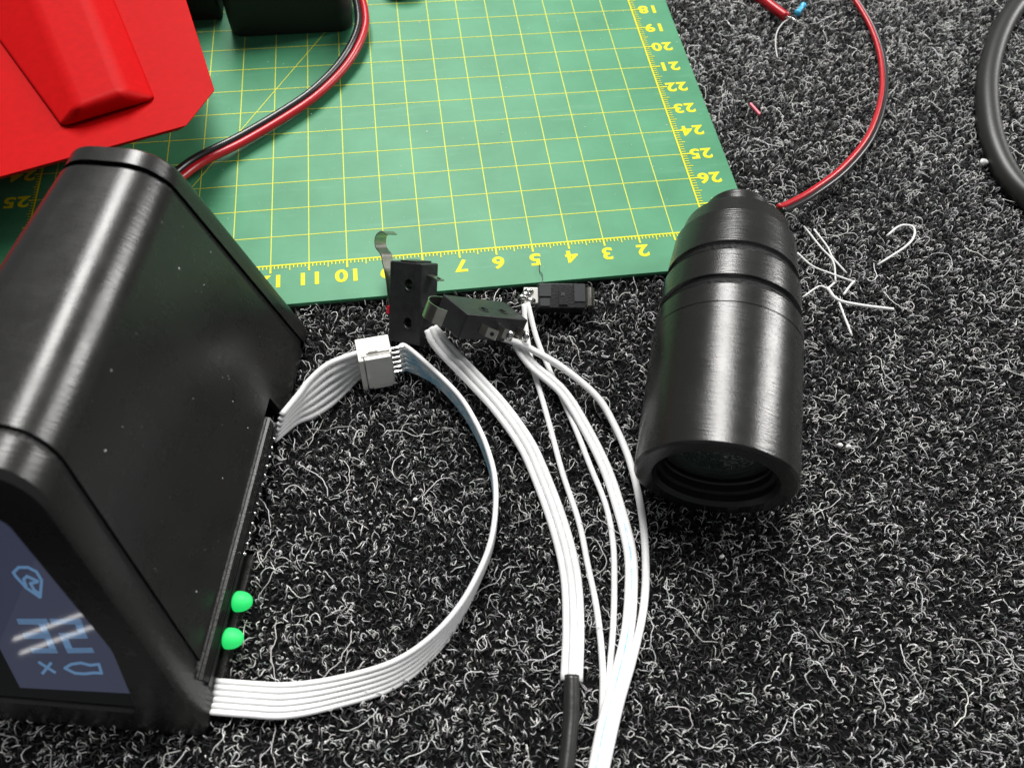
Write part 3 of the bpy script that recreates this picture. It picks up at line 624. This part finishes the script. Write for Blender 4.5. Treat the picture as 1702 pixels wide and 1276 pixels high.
# right hand ribbon, standing on edge and turning flat towards the housing
tp = np.array(PATHS['ribbon']); nt = len(tp)
cen = np.array([-9.3, -7.4])
fl = np.clip((np.arange(nt)-7)/6.0, 0, 1); fl = fl*fl*(3-2*fl)
rb = thing('ribbon_cable', tuple(tp[6]), 'white ribbon cable with blue inked inner side, looping from plug to housing front', 'ribbon cable')
for i in range(NW):
    pts = [tuple(cl(0.60, -0.02, zs[i])), tuple(cl(0.78, -0.03, zs[i]*0.97))]
    for k in range(nt):
        wd = 0.112*i
        o2 = tp[k][:2]-cen; o2 /= np.linalg.norm(o2)
        if k >= nt-3: o2 = np.array([-0.16, -0.987])
        e = fl[k]; dv = np.array([o2[0]*math.sin(e*math.pi/2), o2[1]*math.sin(e*math.pi/2), -math.cos(e*math.pi/2)])
        pts.append(tuple(tp[k]+dv*wd))
    path = spline(pts, 7)
    V, F = tube_geo(path, 0.060, 10)
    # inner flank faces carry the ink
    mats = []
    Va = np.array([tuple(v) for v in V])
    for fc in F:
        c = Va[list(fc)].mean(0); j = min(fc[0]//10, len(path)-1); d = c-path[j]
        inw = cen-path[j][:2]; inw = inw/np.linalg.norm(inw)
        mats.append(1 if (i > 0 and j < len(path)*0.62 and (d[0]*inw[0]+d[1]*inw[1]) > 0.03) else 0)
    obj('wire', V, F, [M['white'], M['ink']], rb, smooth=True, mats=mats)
lt, lb = np.array(PATHS['left_top']), np.array(PATHS['left_bot'])
rb = thing('ribbon_cable', tuple((lt[0]+lb[0])/2), 'short white ribbon cable from plug into the side opening of black housing', 'ribbon cable')
for i in range(NW):
    e = i/(NW-1); pts = [tuple(cl(-0.34, 0.0, zs[i])), tuple(cl(-0.50, 0.0, zs[i]))]+[tuple(lt[k]*(1-e)+lb[k]*e) for k in range(len(lt))]
    tube('wire', spline(pts, 7), 0.074, M['white'], rb, 10)

# ---------------------------------------------------------------- micro switches
def microswitch(loc, rot, label, sx, sy, sz, holes, terms, lever):
    """local frame: y long, x from lever side (-) to terminal side (+), z broad face"""
    t = thing('micro_switch', loc, label, 'switch', 'micro switches', rot)
    bm = bmesh.new()
    # body outline with hole cut-outs: broad face triangulated around the holes
    def loop(z): return [bm.verts.new((x*S, y*S, z*S)) for x, y in ((-sx, -sy), (sx, -sy), (sx, sy), (-sx, sy))]
    n = 18
    def hole(c, r, z): return [bm.verts.new(((c[0]+r*math.cos(2*math.pi*k/n))*S, (c[1]+r*math.sin(2*math.pi*k/n))*S, z*S)) for k in range(n)]
    lo, hi = loop(-sz), loop(sz); hl_, hh = [hole(c, r, -sz) for c, r in holes], [hole(c, r, sz) for c, r in holes]
    for k in range(4): bm.faces.new((lo[k], lo[(k+1) % 4], hi[(k+1) % 4], hi[k]))
    for A_, B_ in zip(hl_, hh):
        for k in range(n): bm.faces.new((A_[(k+1) % n], A_[k], B_[k], B_[(k+1) % n]))
    for base, hs_ in ((lo, hl_), (hi, hh)):
        ed = [bm.edges.get((base[k], base[(k+1) % 4])) for k in range(4)]
        for h in hs_: ed += [bm.edges.get((h[k], h[(k+1) % n])) for k in range(n)]
        bmesh.ops.triangle_fill(bm, use_beauty=True, edges=ed)
    bmesh.ops.recalc_face_normals(bm, faces=bm.faces)
    me = bpy.data.meshes.new('body'); bm.to_mesh(me); bm.free(); me.materials.append(M['switch'])
    o = bpy.data.objects.new('body', me); col.objects.link(o); o.parent = t; bevel(o, 0.035, 2, 40)
    for (c, r) in holes:
        V, F = lathe_geo([(0.0, r+0.045), (0.012, r+0.045), (0.012, r+0.005), (0.0, r+0.005)], (c[0], c[1], sz), (0, 0.0001, 1), 20)
        obj('hole_rim', V, F, M['switch'], t, local=True, smooth=False)
    for (y, bent, soldered) in terms:
        b = MB(); x0 = sx-0.01; L_ = 0.36
        pts = [(x0, 0.0), (x0+L_*0.5, bent*0.3), (x0+L_, bent)]
        for i in range(2):
            (xa, ya), (xb, yb) = pts[i], pts[i+1]
            b.add([(xa, y+ya-0.012, -0.12), (xa, y+ya+0.012, -0.12), (xa, y+ya+0.012, 0.12), (xa, y+ya-0.012, 0.12), (xb, y+yb-0.012, -0.12), (xb, y+yb+0.012, -0.12), (xb, y+yb+0.012, 0.12), (xb, y+yb-0.012, 0.12)],
                  [(0, 1, 2, 3), (7, 6, 5, 4), (0, 4, 5, 1), (1, 5, 6, 2), (2, 6, 7, 3), (3, 7, 4, 0)])
        tm = b.build('terminal', M['steel'], t, local=True)
        if soldered: ball('solder_blob', (x0+L_*0.75, y+bent*0.8, 0.0), 0.13, M['tin'], None, (0.9, 0.6, 1.0)).parent = tm
        else:
            V, F = lathe_geo([(-0.022, 0.0), (-0.022, 0.05), (0.022, 0.05), (0.022, 0.0)], (x0+L_*0.76, y+bent*0.66, 0.0), (bent*0.7, -L_*0.5, 0), 14); obj('eyelet', V, F, M['groove'], tm, local=True)
    # lever: sprung strip along the -x side with a curled end
    wd = 0.20; th = 0.014; pts = lever
    V = []; F = []
    P_ = spline([(a, c, 0) for a, c in pts], 6)
    for k, pnt in enumerate(P_):
        tng = P_[min(k+1, len(P_)-1)]-P_[max(k-1, 0)]; tng /= np.linalg.norm(tng); nn = np.array([-tng[1], tng[0], 0])*th
        V += [tuple(pnt+nn+np.array([0, 0, -wd])), tuple(pnt+nn+np.array([0, 0, wd])), tuple(pnt-nn+np.array([0, 0, wd])), tuple(pnt-nn+np.array([0, 0, -wd]))]
    m_ = len(P_)
    for k in range(m_-1):
        for j in range(4): F.append((k*4+j, k*4+(j+1) % 4, k*4+4+(j+1) % 4, k*4+4+j))
    F += [(3, 2, 1, 0), tuple((m_-1)*4+j for j in range(4))]
    obj('lever', V, F, M['steel'], t, local=True, smooth=False)
    return t
curl = lambda sx, sy: [(-sx-0.03, -sy*0.75), (-sx-0.10, -sy*0.2), (-sx-0.22, sy*0.5), (-sx-0.36, sy*0.95), (-sx-0.42, sy*1.12), (-sx-0.60, sy*1.30), (-sx-0.60, sy*1.55), (-sx-0.42, sy*1.68), (-sx-0.25, sy*1.62)]
t = microswitch((-8.342, -2.053, 0.93), (47.5, -23.6, -33.9), 'black micro switch propped on the mat edge, with two round holes facing up', 0.51, 1.0, 0.32,
                [((0.12, 0.47), 0.13), ((0.12, -0.47), 0.13)], [(0.72, -0.1, False), (-0.05, -0.12, True), (-0.80, -0.1, True)], curl(0.51, 1.0))
b = MB(); b.box(-0.58, -0.50, -0.32, -0.12, 0.10, 0.32); b.build('plunger', M['red_band'], t, local=True)
b = MB(); b.box(-0.20, 0.30, 1.0, 1.04, -0.30, 0.28); b.build('end_step', M['switch'], t, local=True)
b = MB(); b.box(0.50, 0.54, -0.55, -0.15, -0.30, 0.30); b.build('side_step', M['switch'], t, local=True)
# second switch: long axis along the local x of its own fitted pose
e2 = Euler([math.radians(a) for a in (-20.3, 36.7, 18.3)]).to_matrix() @ Matrix.Rotation(math.radians(-90), 3, 'Z')
r2_ = [math.degrees(a) for a in e2.to_euler()]
lev2 = [(-0.53, 0.7), (-0.56, 0.1), (-0.60, -0.5), (-0.62, -0.95), (-0.55, -1.30), (-0.28, -1.52), (0.02, -1.48), (0.16, -1.30)]
t = microswitch((-6.736, -3.053, 1.37), r2_, 'tilted black micro switch lying against the upright switch, its terminals facing out', 0.5, 1.0, 0.32,
                [((0.14, -0.20), 0.09), ((0.14, 0.42), 0.09)], [(-0.45, 0.24, False), (0.10, 0.22, True), (0.76, 0.10, True)], lev2)
b = MB(); b.box(-0.53, -0.497, -0.9, 0.9, -0.33, -0.25); b.build('seam_rib', M['switch'], t, local=True)
e3 = Euler([math.radians(a) for a in (24, 3.0, -4.5)]).to_matrix()
# third switch seen end-on: lever to the right, terminals to the left
t = thing('micro_switch', (-4.567, -2.02, 0.48), 'small black micro switch lying end-on past the tilted one, with solder at one end', 'switch', 'micro switches', (24, 3, -4.5))
b = MB(); b.box(-0.62, 0.60, -0.32, 0.32, -0.42, 0.38); o = b.build('body', M['switch'], t, local=True); bevel(o, 0.025)
for x0, x1, y0, y1, nm in ((-0.60, -0.30, -0.02, 0.28, 'end_plate'), (0.30, 0.58, -0.15, 0.30, 'end_plate'), (-0.58, -0.34, -0.27, -0.08, 'end_plate')):
    b = MB(); b.box(x0, x1, y0, y1, 0.38, 0.41); b.build(nm, M['switch_grey'], t, local=True)
b = MB(); b.box(-0.10, 0.12, -0.24, 0.10, 0.38, 0.43); o = b.build('latch', M['switch'], t, local=True)
b = MB(); b.box(-0.05, 0.05, -0.02, 0.07, 0.43, 0.445); b.build('latch_tooth', M['switch_grey'], t, local=True)
b = MB(); b.box(-0.98, -0.60, -0.18, 0.24, 0.16, 0.26); o = b.build('terminal', M['nylon'], t, local=True); bevel(o, 0.03)
for k, (x, y) in enumerate(((-0.92, 0.05), (-0.80, -0.10), (-1.02, -0.02), (-0.85, 0.14))): ball('solder_blob', (x, y, 0.27), 0.10, M['tin'], None, (1.3, 0.8, 0.7)).parent = t
V = []; F = []
P_ = [(0.60+0.16*math.sin(a)*1.3, 0.16*math.cos(a)+0.22) for a in np.linspace(-0.2, 2.6, 12)]
P_ = [(0.60, 0.30)]+[(0.66+0.22*math.sin(a), 0.12+0.22*math.cos(a)) for a in np.linspace(0, 2.6, 12)]
for x, z in P_: V += [(x, -0.24, z), (x, 0.24, z), (x-0.02, 0.24, z-0.02), (x-0.02, -0.24, z-0.02)]
for k in range(len(P_)-1):
    for j in range(4): F.append((k*4+j, k*4+(j+1) % 4, k*4+4+(j+1) % 4, k*4+4+j))
obj('lever', V, F, M['steel'], t, local=True, smooth=False)

# ---------------------------------------------------------------- small loose things on the carpet
p = spline(PATHS['hot_wire'], 6)
hw = thing('cut_wire', tuple(p[-1]), 'end of a red insulated wire with a bared tip beside the blue resistor', 'wire')
tube('insulation', p, 0.16, M['red_pvc'], hw, 12); tube('bare_tip', spline(PATHS['hot_tip'], 5), 0.05, M['tin'], hw, 8)
a, c = [Vector(v) for v in PATHS['resistor']]
rs = thing('resistor', tuple(a), 'tiny blue resistor with a thin grey lead lying on the carpet', 'resistor')
d = c-a; L_ = d.length; d.normalize(); a = a-d*0.12; c = c+d*0.14; L_ = (c-a).length
V, F = lathe_geo([(0, 0), (0.02, 0.07), (0.07, 0.115), (0.13, 0.115), (0.18, 0.08), (L_-0.18, 0.08), (L_-0.13, 0.115), (L_-0.07, 0.115), (L_-0.02, 0.07), (L_, 0)], a, d, 16); obj('body', V, F, M['blue'], rs, smooth=True)
tube('lead', spline(PATHS['lead'], 6), 0.024, plain('grey_lead', (0.55, 0.55, 0.54), 0.4), rs, 6)
a, c = [Vector(v) for v in PATHS['snippet']]
sn = thing('wire_snippet', tuple(a), 'short pink-red scrap of wire insulation lying on the carpet', 'wire scrap')
V, F = lathe_geo([(0, 0.03), (0, 0.055), ((c-a).length, 0.055), ((c-a).length, 0.03), (0, 0.03)], a, c-a, 10); obj('sleeve', V, F, plain('pink_pvc', (0.62, 0.08, 0.13), 0.4), sn, smooth=False)
tube('core', [tuple(a+(c-a)*0.02), tuple(a+(c-a)*0.5), tuple(a+(c-a)*0.98)], 0.028, M['lint'], sn, 6)
STRANDS = ['white strand ending in a sharp downward hook, crossing another strand near the cylinder', 'straight white strand crossing the hooked strand beside the cylinder', 'gently bowed white strand starting against the side of the cylinder', 'thickest white strand, kinked, pointing away from the cylinder', 'straight white strand leaving the kink of the thickest strand', 'short zigzag white strand touching the cylinder below the bowed one', 'bent white strand lying alone on the carpet, shaped like a hook', 'shortest white strand, at the tip of the bowed one']
for k, s_ in enumerate(PATHS['strands']):
    r = (0.026, 0.026, 0.026, 0.045, 0.030, 0.026, 0.032, 0.03)[k]
    tag(tube('plastic_strand', spline(s_, 5), r, M['lint'], sides=6), STRANDS[k], 'strand', 'white strands beside the cylinder')
LINT = ['largest white lint crumb, lying against the thick black cable', 'larger of two white lint crumbs side by side near the cylinder', 'smaller of two white lint crumbs side by side near the cylinder', 'tiny white lint crumb next to the far edge stretch of the green mat', 'white lint crumb on bare carpet in front of the cylinder mouth', 'white lint crumb inside the loop of the ribbon cable', 'tiny white lint crumb inside the loop of the red twin wire']
for k, c in enumerate(PATHS['lint']):
    rr = (0.15, 0.09, 0.08, 0.05, 0.07, 0.07, 0.05, 0.05)[k]; V = []; F = []
    n = 7
    for i in range(n+1):
        th = math.pi*i/n
        for j in range(n):
            q = rr*rng.uniform(0.6, 1.15); V.append((c[0]+q*math.sin(th)*math.cos(2*math.pi*j/n), c[1]+q*math.sin(th)*math.sin(2*math.pi*j/n)*0.8, c[2]+0.8*q*math.cos(th)))
    for i in range(n):
        for j in range(n): F.append((i*n+j, (i+1)*n+j, (i+1)*n+(j+1) % n, i*n+(j+1) % n))
    tag(obj('lint_crumb', V, F, M['lint'], smooth=True), LINT[k], 'lint', 'lint crumbs on the carpet')
